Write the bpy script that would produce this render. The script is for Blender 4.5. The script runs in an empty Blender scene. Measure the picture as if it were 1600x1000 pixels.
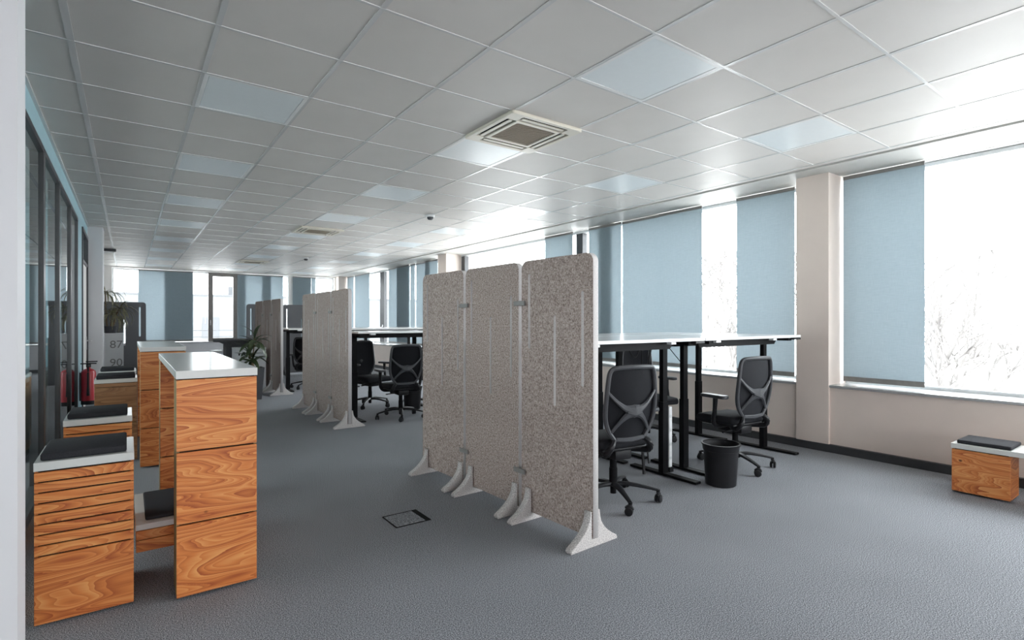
import bpy, bmesh, math, random
from mathutils import Vector, Matrix
random.seed(7)
SC = bpy.context.scene
COL = SC.collection
R = math.radians

# ------------------------------------------------------------------ camera, world, exposure
cam = bpy.data.cameras.new('camera'); camo = bpy.data.objects.new('camera', cam); COL.objects.link(camo)
camo.location = (0, 0, 1.3); camo.rotation_euler = (R(90), 0, -R(35.896))
cam.sensor_width = 36; cam.lens = 829 / 1600 * 36; cam.shift_y = 2 / 1600; cam.clip_start = .02; cam.clip_end = 600
SC.camera = camo
SC.view_settings.view_transform = 'Standard'; SC.view_settings.look = 'None'
SC.view_settings.gamma = 1; SC.view_settings.use_curve_mapping = False
SC.view_settings.exposure = 0.08
SKY = 11.5                                             # bright even fog
W = bpy.data.worlds.new('fog_sky'); SC.world = W; W.use_nodes = True
bg = W.node_tree.nodes['Background']; bg.inputs[0].default_value = (.93, .965, 1, 1); bg.inputs[1].default_value = SKY
SC.cycles.max_bounces = 10; SC.cycles.diffuse_bounces = 6; SC.cycles.glossy_bounces = 4
SC.cycles.transparent_max_bounces = 16; SC.cycles.caustics_reflective = False; SC.cycles.caustics_refractive = False
SC.cycles.sample_clamp_indirect = 6; SC.cycles.use_denoising = True
def portal(loc, rot, sx, sy):                         # guides sky sampling through a window; gives no light of its own
    l = bpy.data.lights.new('window_portal', 'AREA'); l.shape = 'RECTANGLE'; l.size = sx; l.size_y = sy
    l.cycles.is_portal = True
    o = bpy.data.objects.new('window_portal', l); COL.objects.link(o); o.location = loc; o.rotation_euler = rot
for y0, y1 in ((-5, 2.43), (2.75, 10.27), (10.66, 17.8)):
    portal((6.2, (y0 + y1) / 2, 1.72), (0, R(90), 0), 2.1, y1 - y0)
portal((2.6, 18.0, 1.75), (R(-90), 0, 0), 6.4, 2.05)
portal((.6, -4.95, 1.7), (R(90), 0, 0), 10.5, 1.5)
portal((-4.35, 5.8, 1.6), (0, R(-90), 0), 1.6, 5.6)

# ------------------------------------------------------------------ materials
MATS = {}
class NT:
    def __init__(s, name):
        s.m = bpy.data.materials.new(name); s.m.use_nodes = True; s.t = s.m.node_tree; s.t.nodes.clear(); MATS[name] = s.m
        s.out = s.n('ShaderNodeOutputMaterial')
    def n(s, t, **k):
        x = s.t.nodes.new(t)
        for a, b in k.items(): setattr(x, a, b)
        return x
    def l(s, a, b): s.t.links.new(a, b)
    def math(s, op, a, b=None):
        x = s.n('ShaderNodeMath', operation=op)
        for i, v in enumerate((a, b)):
            if v is None: continue
            if hasattr(v, 'links'): s.l(v, x.inputs[i])
            else: x.inputs[i].default_value = v
        return x.outputs[0]
    def ramp(s, fac, stops):
        r = s.n('ShaderNodeValToRGB'); e = r.color_ramp.elements
        while len(e) < len(stops): e.new(.5)
        for i, (p, c) in enumerate(stops): e[i].position = p; e[i].color = (*c, 1)
        s.l(fac, r.inputs[0]); return r.outputs[0]
    def coord(s, scale=(1, 1, 1), rnd=False):
        c = s.n('ShaderNodeTexCoord').outputs['Object']
        mp = s.n('ShaderNodeMapping'); mp.inputs['Scale'].default_value = scale; s.l(c, mp.inputs[0])
        if rnd:
            oi = s.n('ShaderNodeObjectInfo').outputs['Random']
            cx = s.n('ShaderNodeCombineXYZ')
            s.l(s.math('MULTIPLY', oi, 37.3), cx.inputs[0]); s.l(s.math('MULTIPLY', oi, 91.7), cx.inputs[1]); s.l(s.math('MULTIPLY', oi, 53.1), cx.inputs[2])
            s.l(cx.outputs[0], mp.inputs['Location'])
        return mp.outputs[0]
    def noise(s, vec, scale, detail=2, rough=.5, dist=0):
        x = s.n('ShaderNodeTexNoise'); x.inputs['Scale'].default_value = scale; x.inputs['Detail'].default_value = detail
        x.inputs['Roughness'].default_value = rough; x.inputs['Distortion'].default_value = dist
        s.l(vec, x.inputs['Vector']); return x.outputs['Fac']
    def bsdf(s, col, rough=.5, metal=0, spec=.5, coat=0):
        b = s.n('ShaderNodeBsdfPrincipled')
        if hasattr(col, 'links'): s.l(col, b.inputs['Base Color'])
        else: b.inputs['Base Color'].default_value = (*col, 1)
        if hasattr(rough, 'links'): s.l(rough, b.inputs['Roughness'])
        else: b.inputs['Roughness'].default_value = rough
        b.inputs['Metallic'].default_value = metal; b.inputs['Specular IOR Level'].default_value = spec; b.inputs['Coat Weight'].default_value = coat
        s.l(b.outputs[0], s.out.inputs[0]); return b
    def bump(s, b, h, strength, dist=.002):
        x = s.n('ShaderNodeBump'); x.inputs['Strength'].default_value = strength; x.inputs['Distance'].default_value = dist
        s.l(h, x.inputs['Height']); s.l(x.outputs[0], b.inputs['Normal'])
def pm(name, c, rough=.5, metal=0, var=.06, scale=25, spec=.5, coat=0, bump=0):
    t = NT(name); v = t.noise(t.coord(), scale, 3)
    col = t.ramp(v, [(.3, [x * (1 - var) for x in c]), (.7, [min(1, x * (1 + var)) for x in c])])
    b = t.bsdf(col, rough, metal, spec, coat)
    if bump: t.bump(b, v, bump)
    return t.m
def M(n): return MATS[n]

pm('white_paint', (.78, .765, .745), .55, var=.015, scale=6)
pm('wall_paint', (.74, .64, .58), .55, var=.02, scale=5)
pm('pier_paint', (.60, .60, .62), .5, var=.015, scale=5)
pm('blue_paint', (.30, .47, .53), .5, var=.02, scale=6)
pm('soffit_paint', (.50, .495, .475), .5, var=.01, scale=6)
pm('ceiling_metal', (.60, .575, .55), .46, var=.012, scale=5, spec=.26)
pm('grid_metal', (.60, .60, .60), .25, var=.01, spec=.6)
pm('lamp_diffuser', (.72, .765, .785), .28, var=.01, spec=.35)
pm('lamp_rim', (.75, .76, .76), .3, var=.01)
pm('dark_gap', (.012, .012, .012), .9, spec=.1)
pm('skirting', (.035, .036, .04), .5)
pm('frame_dark', (.045, .046, .05), .35, metal=.3)
pm('frame_taupe', (.17, .155, .145), .4, metal=.2)
pm('frame_pale', (.62, .64, .65), .35)
pm('sill_stone', (.36, .365, .37), .22, spec=.5, var=.06, scale=60)
pm('black_metal', (.008, .008, .009), .5, spec=.06)
pm('black_plastic', (.014, .014, .016), .42, spec=.18)
pm('graphite_plastic', (.050, .052, .058), .4, spec=.25)
pm('black_fabric', (.016, .0165, .020), .85, var=.25, scale=400, spec=.2)
pm('mesh_fabric', (.022, .023, .028), .75, var=.3, scale=500, spec=.25)
pm('cushion_fabric', (.030, .030, .034), .85, var=.2, scale=300, spec=.12)
pm('white_laminate', (.60, .60, .58), .22, var=.01, spec=.5)
pm('desk_laminate', (.74, .75, .75), .18, var=.01, spec=.5)
pm('plastic_white', (.75, .76, .77), .35)
pm('cabinet_white', (.72, .735, .75), .4, var=.01)
pm('cassette_cream', (.62, .58, .50), .4, var=.02)
pm('cassette_grille', (.26, .22, .17), .6, var=.15, scale=300)
pm('red_paint', (.42, .018, .03), .3, spec=.5)
pm('clip_grey', (.22, .212, .205), .4)
pm('dark_felt', (.15, .153, .162), .9, var=.2, scale=160, spec=.15, bump=.3)
pm('pot_grey', (.06, .062, .07), .55)
pm('soil', (.05, .035, .025), .95, var=.4, scale=80)
pm('stem_brown', (.16, .11, .06), .8, var=.3, scale=60)
pm('leaf_green', (.035, .055, .022), .35, var=.5, scale=14, spec=.5)
pm('leaf_olive', (.20, .19, .11), .45, var=.5, scale=14)
pm('olive_cabinet', (.16, .165, .14), .5)
pm('office_floor', (.05, .052, .058), .8)
pm('print_grey', (.25, .25, .25), .7)
pm('steel', (.55, .55, .56), .3, metal=.9)
pm('bark', (.15, .14, .135), .9, var=.2, scale=3)
pm('haze_ground', (.80, .79, .78), .95, var=.1, scale=.15)
pm('facade_white', (.105, .11, .112), .8, var=.03, scale=.6)
pm('facade_grey', (.07, .072, .078), .7, var=.03)
pm('table_edge', (.24, .19, .10), .85, spec=.15, var=.1, scale=60)

def carpet():
    t = NT('carpet'); c = t.coord()
    n1 = t.noise(c, 215, 0, .5); n2 = t.noise(c, 520, 0); n3 = t.noise(c, 1.3, 3)
    v = t.math('ADD', t.math('MULTIPLY', n1, .75), t.math('MULTIPLY', n2, .25))
    col = t.ramp(v, [(.36, (.085, .088, .10)), (.5, (.198, .206, .227)), (.64, (.39, .40, .43))])
    mx = t.n('ShaderNodeMix', data_type='RGBA', blend_type='MULTIPLY'); mx.inputs[0].default_value = 1
    t.l(col, mx.inputs[6]); t.l(t.ramp(n3, [(.3, (.93, .93, .93)), (.7, (1.05, 1.05, 1.05))]), mx.inputs[7])
    b = t.bsdf(mx.outputs[2], .92, spec=.2)
carpet()
def felt(name, k):
    t = NT(name); c = t.coord((1, 1, 1), True)
    n1 = t.noise(c, 95, 3, .75); n2 = t.noise(c, 240, 2, .7)
    v = t.math('ADD', t.math('MULTIPLY', n1, .6), t.math('MULTIPLY', n2, .4))
    col = t.ramp(v, [(.37, [k * x for x in (.12, .09, .08)]), (.46, [k * x for x in (.41, .325, .293)]), (.54, [k * x for x in (.575, .475, .437)]), (.64, [min(.9, k * x) for x in (.86, .76, .72)])])
    b = t.bsdf(col, .95, spec=.1); t.bump(b, v, .4, .003)
felt('felt', .76)
pm('felt_edge', (.60, .575, .57), .9, var=.12, scale=150, spec=.1)
pm('felt_foot', (.50, .475, .465), .9, var=.45, scale=160, spec=.1)
def wood(name, light, mid, dark):
    t = NT(name); c = t.coord()
    sp = t.n('ShaderNodeSeparateXYZ'); t.l(c, sp.inputs[0])
    oi = t.n('ShaderNodeObjectInfo').outputs['Random']
    u = t.math('ADD', sp.outputs[0], sp.outputs[1])
    def vec(su, sv, k):
        cb = t.n('ShaderNodeCombineXYZ')
        t.l(t.math('ADD', t.math('MULTIPLY', u, su), t.math('MULTIPLY', oi, 61.0 * k)), cb.inputs[0])
        t.l(t.math('MULTIPLY', oi, 33.0 * k), cb.inputs[1]); t.l(t.math('MULTIPLY', sp.outputs[2], sv), cb.inputs[2]); return cb.outputs[0]
    big = t.noise(vec(1.25, 8.0, 1), 1.0, 1.8, .42, .2)
    ring = t.math('FRACT', t.math('MULTIPLY', big, 10.5))
    ring2 = t.math('FRACT', t.math('MULTIPLY', big, 35.0)); fine = t.noise(vec(9, 260, 2), 1.0, 2, .6)
    tone = t.noise(vec(1.2, 5, 3), 1.0, 1)
    f = t.math('ADD', t.math('ADD', t.math('MULTIPLY', ring, .38), t.math('MULTIPLY', ring2, .28)), t.math('ADD', t.math('MULTIPLY', fine, .22), t.math('MULTIPLY', tone, .46)))
    col = t.ramp(f, [(.34, light), (.66, mid), (.98, dark), (1.0, mid)])
    # knots
    vo = t.n('ShaderNodeTexVoronoi'); vo.inputs['Scale'].default_value = 1.0; t.l(vec(5.0, 6.5, 4), vo.inputs['Vector'])
    k = t.ramp(vo.outputs['Distance'], [(.035, (.10, .035, .02)), (.075, (1, 1, 1))])
    mx = t.n('ShaderNodeMix', data_type='RGBA', blend_type='MULTIPLY'); mx.inputs[0].default_value = .9
    t.l(col, mx.inputs[6]); t.l(k, mx.inputs[7])
    b = t.bsdf(mx.outputs[2], .42, spec=.4); t.bump(b, f, .08, .001)
wood('pine', (.69, .315, .105), (.565, .18, .046), (.31, .068, .018))
wood('pine_brown', (.34, .18, .085), (.27, .13, .055), (.16, .07, .03))
def glass(name, tint, ior, extra=0):
    t = NT(name); tr = t.n('ShaderNodeBsdfTransparent'); tr.inputs[0].default_value = (*tint, 1)
    gl = t.n('ShaderNodeBsdfGlossy'); gl.inputs['Roughness'].default_value = .01; gl.inputs[0].default_value = (.95, .97, .97, 1)
    fr = t.n('ShaderNodeFresnel'); fr.inputs[0].default_value = ior
    mx = t.n('ShaderNodeMixShader'); bf = t.n('ShaderNodeNewGeometry').outputs['Backfacing']; t.l(t.math('MULTIPLY', fr.outputs[0], t.math('SUBTRACT', 1.0, bf)), mx.inputs[0]); t.l(tr.outputs[0], mx.inputs[1]); t.l(gl.outputs[0], mx.inputs[2])
    t.l(mx.outputs[0], t.out.inputs[0])
glass('window_glass', (.97, .985, .98), 1.35); glass('partition_glass', (.86, .91, .90), 1.45)
def blind():
    t = NT('blind_fabric'); c = t.coord((1, 1, 1), True)
    w = t.noise(t.coord((14, 14, 420), True), 1.0, 2, .6); w2 = t.noise(t.coord((300, 300, 12), True), 1.0, 2, .6)
    v = t.math('ADD', t.math('MULTIPLY', w, .6), t.math('MULTIPLY', w2, .4))
    d = t.n('ShaderNodeBsdfDiffuse'); t.l(t.ramp(v, [(.35, (.34, .42, .46)), (.65, (.40, .48, .52))]), d.inputs[0])
    tr = t.n('ShaderNodeBsdfTranslucent'); t.l(t.ramp(v, [(.35, (.35, .385, .405)), (.65, (.42, .455, .475))]), tr.inputs[0])
    mx = t.n('ShaderNodeMixShader'); mx.inputs[0].default_value = .52; t.l(d.outputs[0], mx.inputs[1]); t.l(tr.outputs[0], mx.inputs[2])
    t.l(mx.outputs[0], t.out.inputs[0])
blind()

# ------------------------------------------------------------------ geometry helpers
class MB:
    def __init__(s): s.bm = bmesh.new()
    def box(s, x0, x1, y0, y1, z0, z1, bev=0, seg=2, mat=None):
        r = bmesh.ops.create_cube(s.bm, size=1); vs = r['verts']
        for v in vs:
            v.co = Vector(((x0 + x1) / 2 + v.co.x * (x1 - x0), (y0 + y1) / 2 + v.co.y * (y1 - y0), (z0 + z1) / 2 + v.co.z * (z1 - z0)))
        if bev:
            es = list({e for v in vs for e in v.link_edges})
            r2 = bmesh.ops.bevel(s.bm, geom=es, offset=bev, segments=seg, affect='EDGES', profile=.5, clamp_overlap=True)
            vs = list({v for f in r2['faces'] for v in f.verts} | {v for v in vs if v.is_valid})
        if mat is not None: bmesh.ops.transform(s.bm, matrix=mat, verts=vs)
        return vs
    def mesh(s, me, mat=None):
        n = len(s.bm.verts); s.bm.from_mesh(me); s.bm.verts.ensure_lookup_table()
        if mat is not None: bmesh.ops.transform(s.bm, matrix=mat, verts=s.bm.verts[n:])
    def tube(s, pts, rad, seg=8, sub=0, ell=1.0, cap=True, up=(0, 0, 1)):
        pts = [Vector(p) for p in pts]
        if not hasattr(rad, '__len__'): rad = [rad] * len(pts)
        if sub:
            P, Q = [], []
            for i in range(len(pts) - 1):
                p0, p1, p2, p3 = pts[max(i - 1, 0)], pts[i], pts[i + 1], pts[min(i + 2, len(pts) - 1)]
                for k in range(sub):
                    t = k / sub; t2, t3 = t * t, t * t * t
                    P.append(.5 * ((2 * p1) + (p2 - p0) * t + (2 * p0 - 5 * p1 + 4 * p2 - p3) * t2 + (3 * p1 - p0 - 3 * p2 + p3) * t3))
                    Q.append(rad[i] * (1 - t) + rad[i + 1] * t)
            P.append(pts[-1]); Q.append(rad[-1]); pts, rad = P, Q
        rings = []; n = len(pts); ref = Vector(up)
        for i, p in enumerate(pts):
            d = (pts[min(i + 1, n - 1)] - pts[max(i - 1, 0)]).normalized()
            a = d.cross(ref)
            if a.length < .05: a = d.cross(Vector((0, 1, 0) if abs(d.y) < .9 else (1, 0, 0)))
            a.normalize(); b = a.cross(d).normalized()
            rings.append([s.bm.verts.new(p + a * math.cos(2 * math.pi * k / seg) * rad[i] + b * math.sin(2 * math.pi * k / seg) * rad[i] * ell) for k in range(seg)])
        for i in range(n - 1):
            for k in range(seg):
                s.bm.faces.new((rings[i][k], rings[i][(k + 1) % seg], rings[i + 1][(k + 1) % seg], rings[i + 1][k]))
        if cap: s.bm.faces.new(rings[0][::-1]); s.bm.faces.new(rings[-1])
    def lathe(s, prof, seg=24, loc=(0, 0, 0), mat=None):
        loc = Vector(loc); n0 = len(s.bm.verts); rings = []
        for r, z in prof:
            if r < 1e-5: rings.append([s.bm.verts.new(loc + Vector((0, 0, z)))])
            else: rings.append([s.bm.verts.new(loc + Vector((r * math.cos(2 * math.pi * k / seg), r * math.sin(2 * math.pi * k / seg), z))) for k in range(seg)])
        for a, b in zip(rings, rings[1:]):
            for k in range(seg):
                k2 = (k + 1) % seg
                if len(a) == 1 and len(b) == 1: continue
                if len(a) == 1: s.bm.faces.new((a[0], b[k2], b[k]))
                elif len(b) == 1: s.bm.faces.new((a[k], a[k2], b[0]))
                else: s.bm.faces.new((a[k], a[k2], b[k2], b[k]))
        if mat is not None:
            s.bm.verts.ensure_lookup_table(); bmesh.ops.transform(s.bm, matrix=mat, verts=s.bm.verts[n0:])
    def quadstrip(s, rows):
        vr = [[s.bm.verts.new(p) for p in r] for r in rows]
        for a, b in zip(vr, vr[1:]):
            for k in range(len(a) - 1): s.bm.faces.new((a[k], a[k + 1], b[k + 1], b[k]))
    def finish(s, smooth=False):
        bmesh.ops.recalc_face_normals(s.bm, faces=s.bm.faces)
        me = bpy.data.meshes.new('mesh'); s.bm.to_mesh(me); s.bm.free()
        if smooth:
            for p in me.polygons: p.use_smooth = True
            me.set_sharp_from_angle(angle=R(38))
        return me
    def build(s, name, mat, parent=None, smooth=False):
        return link(name, s.finish(smooth), mat, parent)
def link(name, me, mat, parent=None, loc=None, rot=None):
    me.name = name
    if isinstance(mat, str): mat = M(mat)
    if not me.materials: me.materials.append(mat)
    o = bpy.data.objects.new(name, me); COL.objects.link(o)
    if parent is not None: o.parent = parent
    if loc is not None: o.location = loc
    if rot is not None: o.rotation_euler = rot
    return o
def box(name, mat, parent, *d, bev=0, seg=2):
    m = MB(); m.box(*d, bev=bev, seg=seg); return m.build(name, mat, parent, smooth=bev > 0 and seg > 2)
def flat(polys, t, bev=0.0, mat=None, res=1):
    """plate of thickness t from an outline and holes (x,y), centred on z=0"""
    cu = bpy.data.curves.new('outline', 'CURVE'); cu.dimensions = '2D'; cu.fill_mode = 'BOTH'
    cu.extrude = t / 2 - bev; cu.bevel_depth = bev; cu.bevel_resolution = res; cu.offset = -bev
    for pl in polys:
        sp = cu.splines.new('POLY'); sp.points.add(len(pl) - 1); sp.use_cyclic_u = True
        for p, q in zip(sp.points, pl): p.co = (q[0], q[1], 0, 1)
    o = bpy.data.objects.new('outline', cu); me = bpy.data.meshes.new_from_object(o)
    bpy.data.objects.remove(o); bpy.data.curves.remove(cu)
    me.materials.clear()
    if mat is not None: me.transform(mat)
    return me
def text_mesh(body, size, t=.002, mat=None, align='LEFT'):
    cu = bpy.data.curves.new('text', 'FONT'); cu.body = body; cu.size = size; cu.extrude = t / 2; cu.align_x = align
    o = bpy.data.objects.new('text', cu); me = bpy.data.meshes.new_from_object(o)
    bpy.data.objects.remove(o); bpy.data.curves.remove(cu); me.materials.clear()
    if mat is not None: me.transform(mat)
    return me
def rrect(x0, x1, y0, y1, r, n=5, corners=(1, 1, 1, 1)):      # corners: bl, br, tr, tl
    out = []
    for i, (cx, cy, a) in enumerate(((x0, y0, 180), (x1, y0, 270), (x1, y1, 0), (x0, y1, 90))):
        if not corners[i]: out.append((cx, cy)); continue
        ox = cx + r if cx == x0 else cx - r; oy = cy + r if cy == y0 else cy - r
        for k in range(n + 1):
            t = R(a + 90 * k / n); out.append((ox + r * math.cos(t), oy + r * math.sin(t)))
    return out
def basis(ex, ey, ez, loc=(0, 0, 0)):
    m = Matrix((ex, ey, ez)).transposed().to_4x4(); m.translation = Vector(loc); return m
UP_YZ = basis((0, 1, 0), (0, 0, 1), (1, 0, 0))                # outline x->Y, y->Z, thickness X
UP_XZ = basis((1, 0, 0), (0, 0, 1), (0, -1, 0))               # outline x->X, y->Z, thickness Y
def thing(name, label, cat, loc=(0, 0, 0), rz=0, group=None):
    o = bpy.data.objects.new(name, None); COL.objects.link(o); o.location = loc; o.rotation_euler = (0, 0, rz)
    o.empty_display_size = .1; return tag(o, label, cat, group)
def tag(o, label, cat, group=None):
    o['label'] = label; o['category'] = cat
    if group: o['group'] = group
    return o
def struct(o, label=None):
    o['kind'] = 'structure'
    if label: o['label'] = label
    return o
def sroot(name, label=None):
    o = bpy.data.objects.new(name, None); COL.objects.link(o); return struct(o, label)
def copy_thing(root, loc, rz, label, group=None):
    r = root.copy(); COL.objects.link(r); r.location = loc; r.rotation_euler = (0, 0, rz); r['label'] = label
    if group: r['group'] = group
    def rec(src, dst):
        for ch in [c for c in SC.objects if c.parent == src]:
            c = ch.copy(); COL.objects.link(c); c.parent = dst; rec(ch, c)
    rec(root, r); return r

# ------------------------------------------------------------------ room shell
struct(box('floor', 'carpet', None, -5.2, 6.3, -5.1, 18.2, -.2, 0), 'grey blue looped carpet floor of the open office')
# pier beside the camera and wall that carries it
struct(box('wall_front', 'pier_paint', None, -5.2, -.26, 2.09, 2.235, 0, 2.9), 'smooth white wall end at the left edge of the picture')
# rear room behind the camera
wb = sroot('wall_back', 'white wall with a wide window band behind the camera')
box('parapet', 'wall_paint', wb, -5.2, 6.3, -5.25, -4.95, 0, .95)
box('lintel', 'white_paint', wb, -5.2, 6.3, -5.25, -4.95, 2.45, 3)
for x in (-5.2, -2.2, 1.2, 4.7): box('pier', 'white_paint', wb, x, x + 1.6, -5.25, -4.95, .95, 2.45)
struct(box('wall_side', 'white_paint', None, -5.4, -5.2, -5.25, 2.2, 0, 3))

# --- ceiling
GX, GXS, GY, GYS, CZ = -.248, .6185, 3.05, .625, 2.8
gx = lambda i: GX + GXS * i
gy = lambda j: GY + GYS * j
ceil = struct(box('ceiling', 'dark_gap', None, -5.4, 6.35, -5.3, 18.3, 2.90, 3.0), 'suspended ceiling of pale satin metal tiles in a grid')
IY0, IY1 = -5, 23
LIGHTS = [(i, j) for i in (1, 4, 7) for j in range(-2, 23, 3) if not (i == 1 and j == -2)]
CASS = [(4, 0), (4, 9), (4, 18)]
m = MB(); m.box(.004, GXS - .004, .004, GYS - .004, 0, .016, bev=.003, seg=1); tile_me = m.finish()
m = MB(); m.box(-.52, GX - .004, .004, GYS - .004, 0, .016, bev=.003, seg=1); edge_me = m.finish()
for j in range(IY0, IY1 + 1):
    for i in range(9):
        if (i, j) in LIGHTS or (i, j) in CASS: continue
        link('tile', tile_me, 'ceiling_metal', ceil, (gx(i), gy(j), CZ))
    link('edge_tile', edge_me, 'ceiling_metal', ceil, (0, gy(j), CZ))
m = MB()
for j in range(-13, IY0):
    for i in range(-8, 9): m.box(gx(i) + .004, gx(i + 1) - .004, gy(j) + .004, gy(j + 1) - .004, CZ, CZ + .016)
for j in range(IY0, -1):
    for i in range(-8, 0): m.box(gx(i) + .004, gx(i + 1) - .004, gy(j) + .004, gy(j + 1) - .004, CZ, CZ + .016)
st = m.build('tile_field', 'ceiling_metal', ceil); st['kind'] = 'stuff'
for i in range(0, 10):
    m = MB(); w = .013 if i else .016
    m.box(gx(i) - w, gx(i) + w, gy(IY0), 17.9, CZ - .003, CZ + .004)
    m.build('main_runner', 'grid_metal', ceil)
m = MB(); m.box(-.52, gx(9), -.008, .008, -.004, .004); cr = m.finish()
for j in range(IY0, IY1 + 2): link('cross_bar', cr, 'grid_metal', ceil, (0, min(gy(j), 17.9), CZ))
box('edge_strip', 'ceiling_metal', ceil, gx(9) + .008, 5.405, -5, 17.9, CZ, CZ + .016)
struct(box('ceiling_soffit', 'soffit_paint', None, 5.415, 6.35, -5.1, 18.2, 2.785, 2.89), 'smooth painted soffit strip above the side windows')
trim = box('trim_1', 'grid_metal', None, -.52, -.50, 2.235, 10.7, 2.785, 2.80); struct(trim, 'thin white ceiling edge trim over the blue band')

# --- window wall (right)
BAYS = [(-5.0, 2.43), (2.75, 10.27), (10.66, 17.6)]
wr = sroot('wall_right', 'beige window wall with white piers and low parapet')
box('parapet', 'wall_paint', wr, 5.68, 6.3, -5.25, 18.2, 0, .64)
box('lintel', 'white_paint', wr, 5.96, 6.35, -5.25, 18.2, 2.78, 3.0)
for y0, y1 in ((2.43, 2.75), (10.27, 10.66), (17.6, 18.2)):
    box('pier', 'wall_paint', wr, 5.65, 6.3, y0, y1, 0, 2.79, bev=.004)
struct(box('baseboard_right', 'skirting', None, 5.635, 5.68, -5.0, 17.9, 0, .075), 'dark skirting along the window wall')
wn = 0
def window(name, wlabel, axis, a0, a1, pos, z0, z1, mull, fmat, sign):
    """fixed glazing in a plane; axis 'Y' runs along Y at X=pos"""
    r = sroot(name, wlabel)
    def bx(n, mt, u0, u1, za, zb, p0, p1, bev=0):
        if axis == 'Y': return box(n, mt, r, p0, p1, u0, u1, za, zb, bev=bev)
        return box(n, mt, r, u0, u1, p0, p1, za, zb, bev=bev)
    bx('frame', fmat, a0, a1, z1 - .035, z1, pos - .03, pos + .05); bx('frame', fmat, a0, a1, z0, z0 + .03, pos - .03, pos + .05)
    bx('frame', fmat, a0, a0 + .035, z0 + .03, z1 - .035, pos - .03, pos + .05); bx('frame', fmat, a1 - .035, a1, z0 + .03, z1 - .035, pos - .03, pos + .05)
    es = [a0 + .035]
    for c, w, mt in mull:
        bx('mullion', mt, c - w / 2, c + w / 2, z0 + .03, z1 - .035, pos - .045, pos + .06, bev=.004); es += [c - w / 2, c + w / 2]
    es.append(a1 - .035)
    for k in range(0, len(es), 2):
        if es[k + 1] - es[k] > .02: bx('pane', 'window_glass', es[k], es[k + 1], z0 + .03, z1 - .035, pos, pos + .008)
    return r
MUL = [[(-1.3, .10, 'frame_dark')], [(6.42, .15, 'frame_dark'), (10.16, .14, 'frame_dark')], [(14.8, .30, 'frame_dark')]]
LBL = ['wide right hand side window with view of bare trees', 'long side window between the two white piers', 'far side window beyond the second white pier']
for k, (y0, y1) in enumerate(BAYS):
    w = window('window_%d' % (k + 1), LBL[k], 'Y', y0, y1, 6.06, .665, 2.775, MUL[k], 'frame_pale', 1)
    s = box('window_sill', 'sill_stone', w, 5.655, 6.10, y0 - (.0 if k else 0), y1, .64, .665, bev=.004)
# opening handle on the far dark mullion
m = MB(); m.box(5.99, 6.012, 14.70, 14.73, 1.10, 1.20); m.tube([(6.0, 14.715, 1.15), (5.97, 14.715, 1.15), (5.965, 14.715, 1.05)], .009); m.build('window_handle', 'steel', bpy.data.objects['window_3'])

# --- far wall
FY = 17.9
wf = sroot('wall_far', 'far end wall with a window band and low parapet')
box('parapet', 'pier_paint', wf, -1.4, 6.3, FY, 18.3, 0, .68)  # greyer than the side parapet: its backlit shade is put into the colour
box('lintel', 'white_paint', wf, -1.4, 6.3, FY, 18.3, 2.755, 3.0)
box('pier', 'white_paint', wf, -1.4, -.35, FY, 18.3, .68, 2.755); box('pier', 'white_paint', wf, 5.62, 6.3, FY, 18.3, .68, 2.755)
box('infill', 'white_paint', wf, 4.02 + .16, 4.36, FY + .12, 18.3, .68, 2.755)
struct(box('baseboard_far', 'skirting', None, -1.3, 5.63, FY - .03, FY, 0, .075), 'dark skirting along the far wall')
w4 = window('window_4', 'window band across the far end wall', 'X', -.35, 5.62, FY + .2, .68, 2.755, [(1.98, .07, 'frame_taupe'), (2.66, .07, 'frame_taupe'), (4.2, .08, 'frame_pale')], 'frame_pale', 1)
box('window_sill', 'sill_stone', w4, -.35, 5.62, FY - .03, FY + .2, .68, .705, bev=.004)
sash = box('sash_rail', 'frame_taupe', w4, 1.94, 2.70, FY + .13, FY + .2, .70, .80); box('sash_rail', 'frame_taupe', w4, 1.94, 2.70, FY + .13, FY + .2, 2.64, 2.74)
box('sash_stile', 'frame_taupe', w4, 1.93, 2.05, FY + .12, FY + .2, .70, 2.74); box('sash_stile', 'frame_taupe', w4, 2.59, 2.71, FY + .12, FY + .2, .70, 2.74)
m = MB(); m.box(1.975, 2.0, FY + .105, FY + .12, 1.24, 1.34); m.tube([(1.987, FY + .11, 1.3), (1.987, FY + .08, 1.3), (1.987, FY + .075, 1.19)], .009); m.build('window_handle', 'steel', w4)

# --- left wall: blue header, glazed partition, door, pillar
LX = -.52
wl = sroot('wall_left', 'light blue wall above and beside the dark framed glass partition')
box('header', 'blue_paint', wl, LX - .10, LX, 2.235, 10.7, 2.62, 2.9)
box('blank_panel', 'blue_paint', wl, LX - .10, LX, 8.72, 9.46, 0, 2.62)
box('rear_wall', 'white_paint', wl, LX - .75, LX - .65, 11.0, 17.9, 0, 2.9)
part = sroot('partition_wall', 'dark framed full height glass office partition')
posts = [2.26, 3.10, 4.22, 5.36, 6.48, 7.69, 8.70]
for a, b in zip(posts, posts[1:]):
    w = .045
    a += .006; b -= .006
    box('frame', 'frame_dark', part, LX - .075, LX + .007, a, a + w, 0, 2.615, bev=.003); box('frame', 'frame_dark', part, LX - .075, LX + .007, b - w, b, 0, 2.615, bev=.003)
    box('frame', 'frame_dark', part, LX - .075, LX + .007, a + w, b - w, 2.57, 2.615); box('frame', 'frame_dark', part, LX - .075, LX + .007, a + w, b - w, 0, .07)
    box('pane', 'partition_glass', part, LX - .020, LX - .010, a + w, b - w, .07, 2.57)
d1 = sroot('door_1', 'white door with lever handle at the end of the glass partition')
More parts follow.
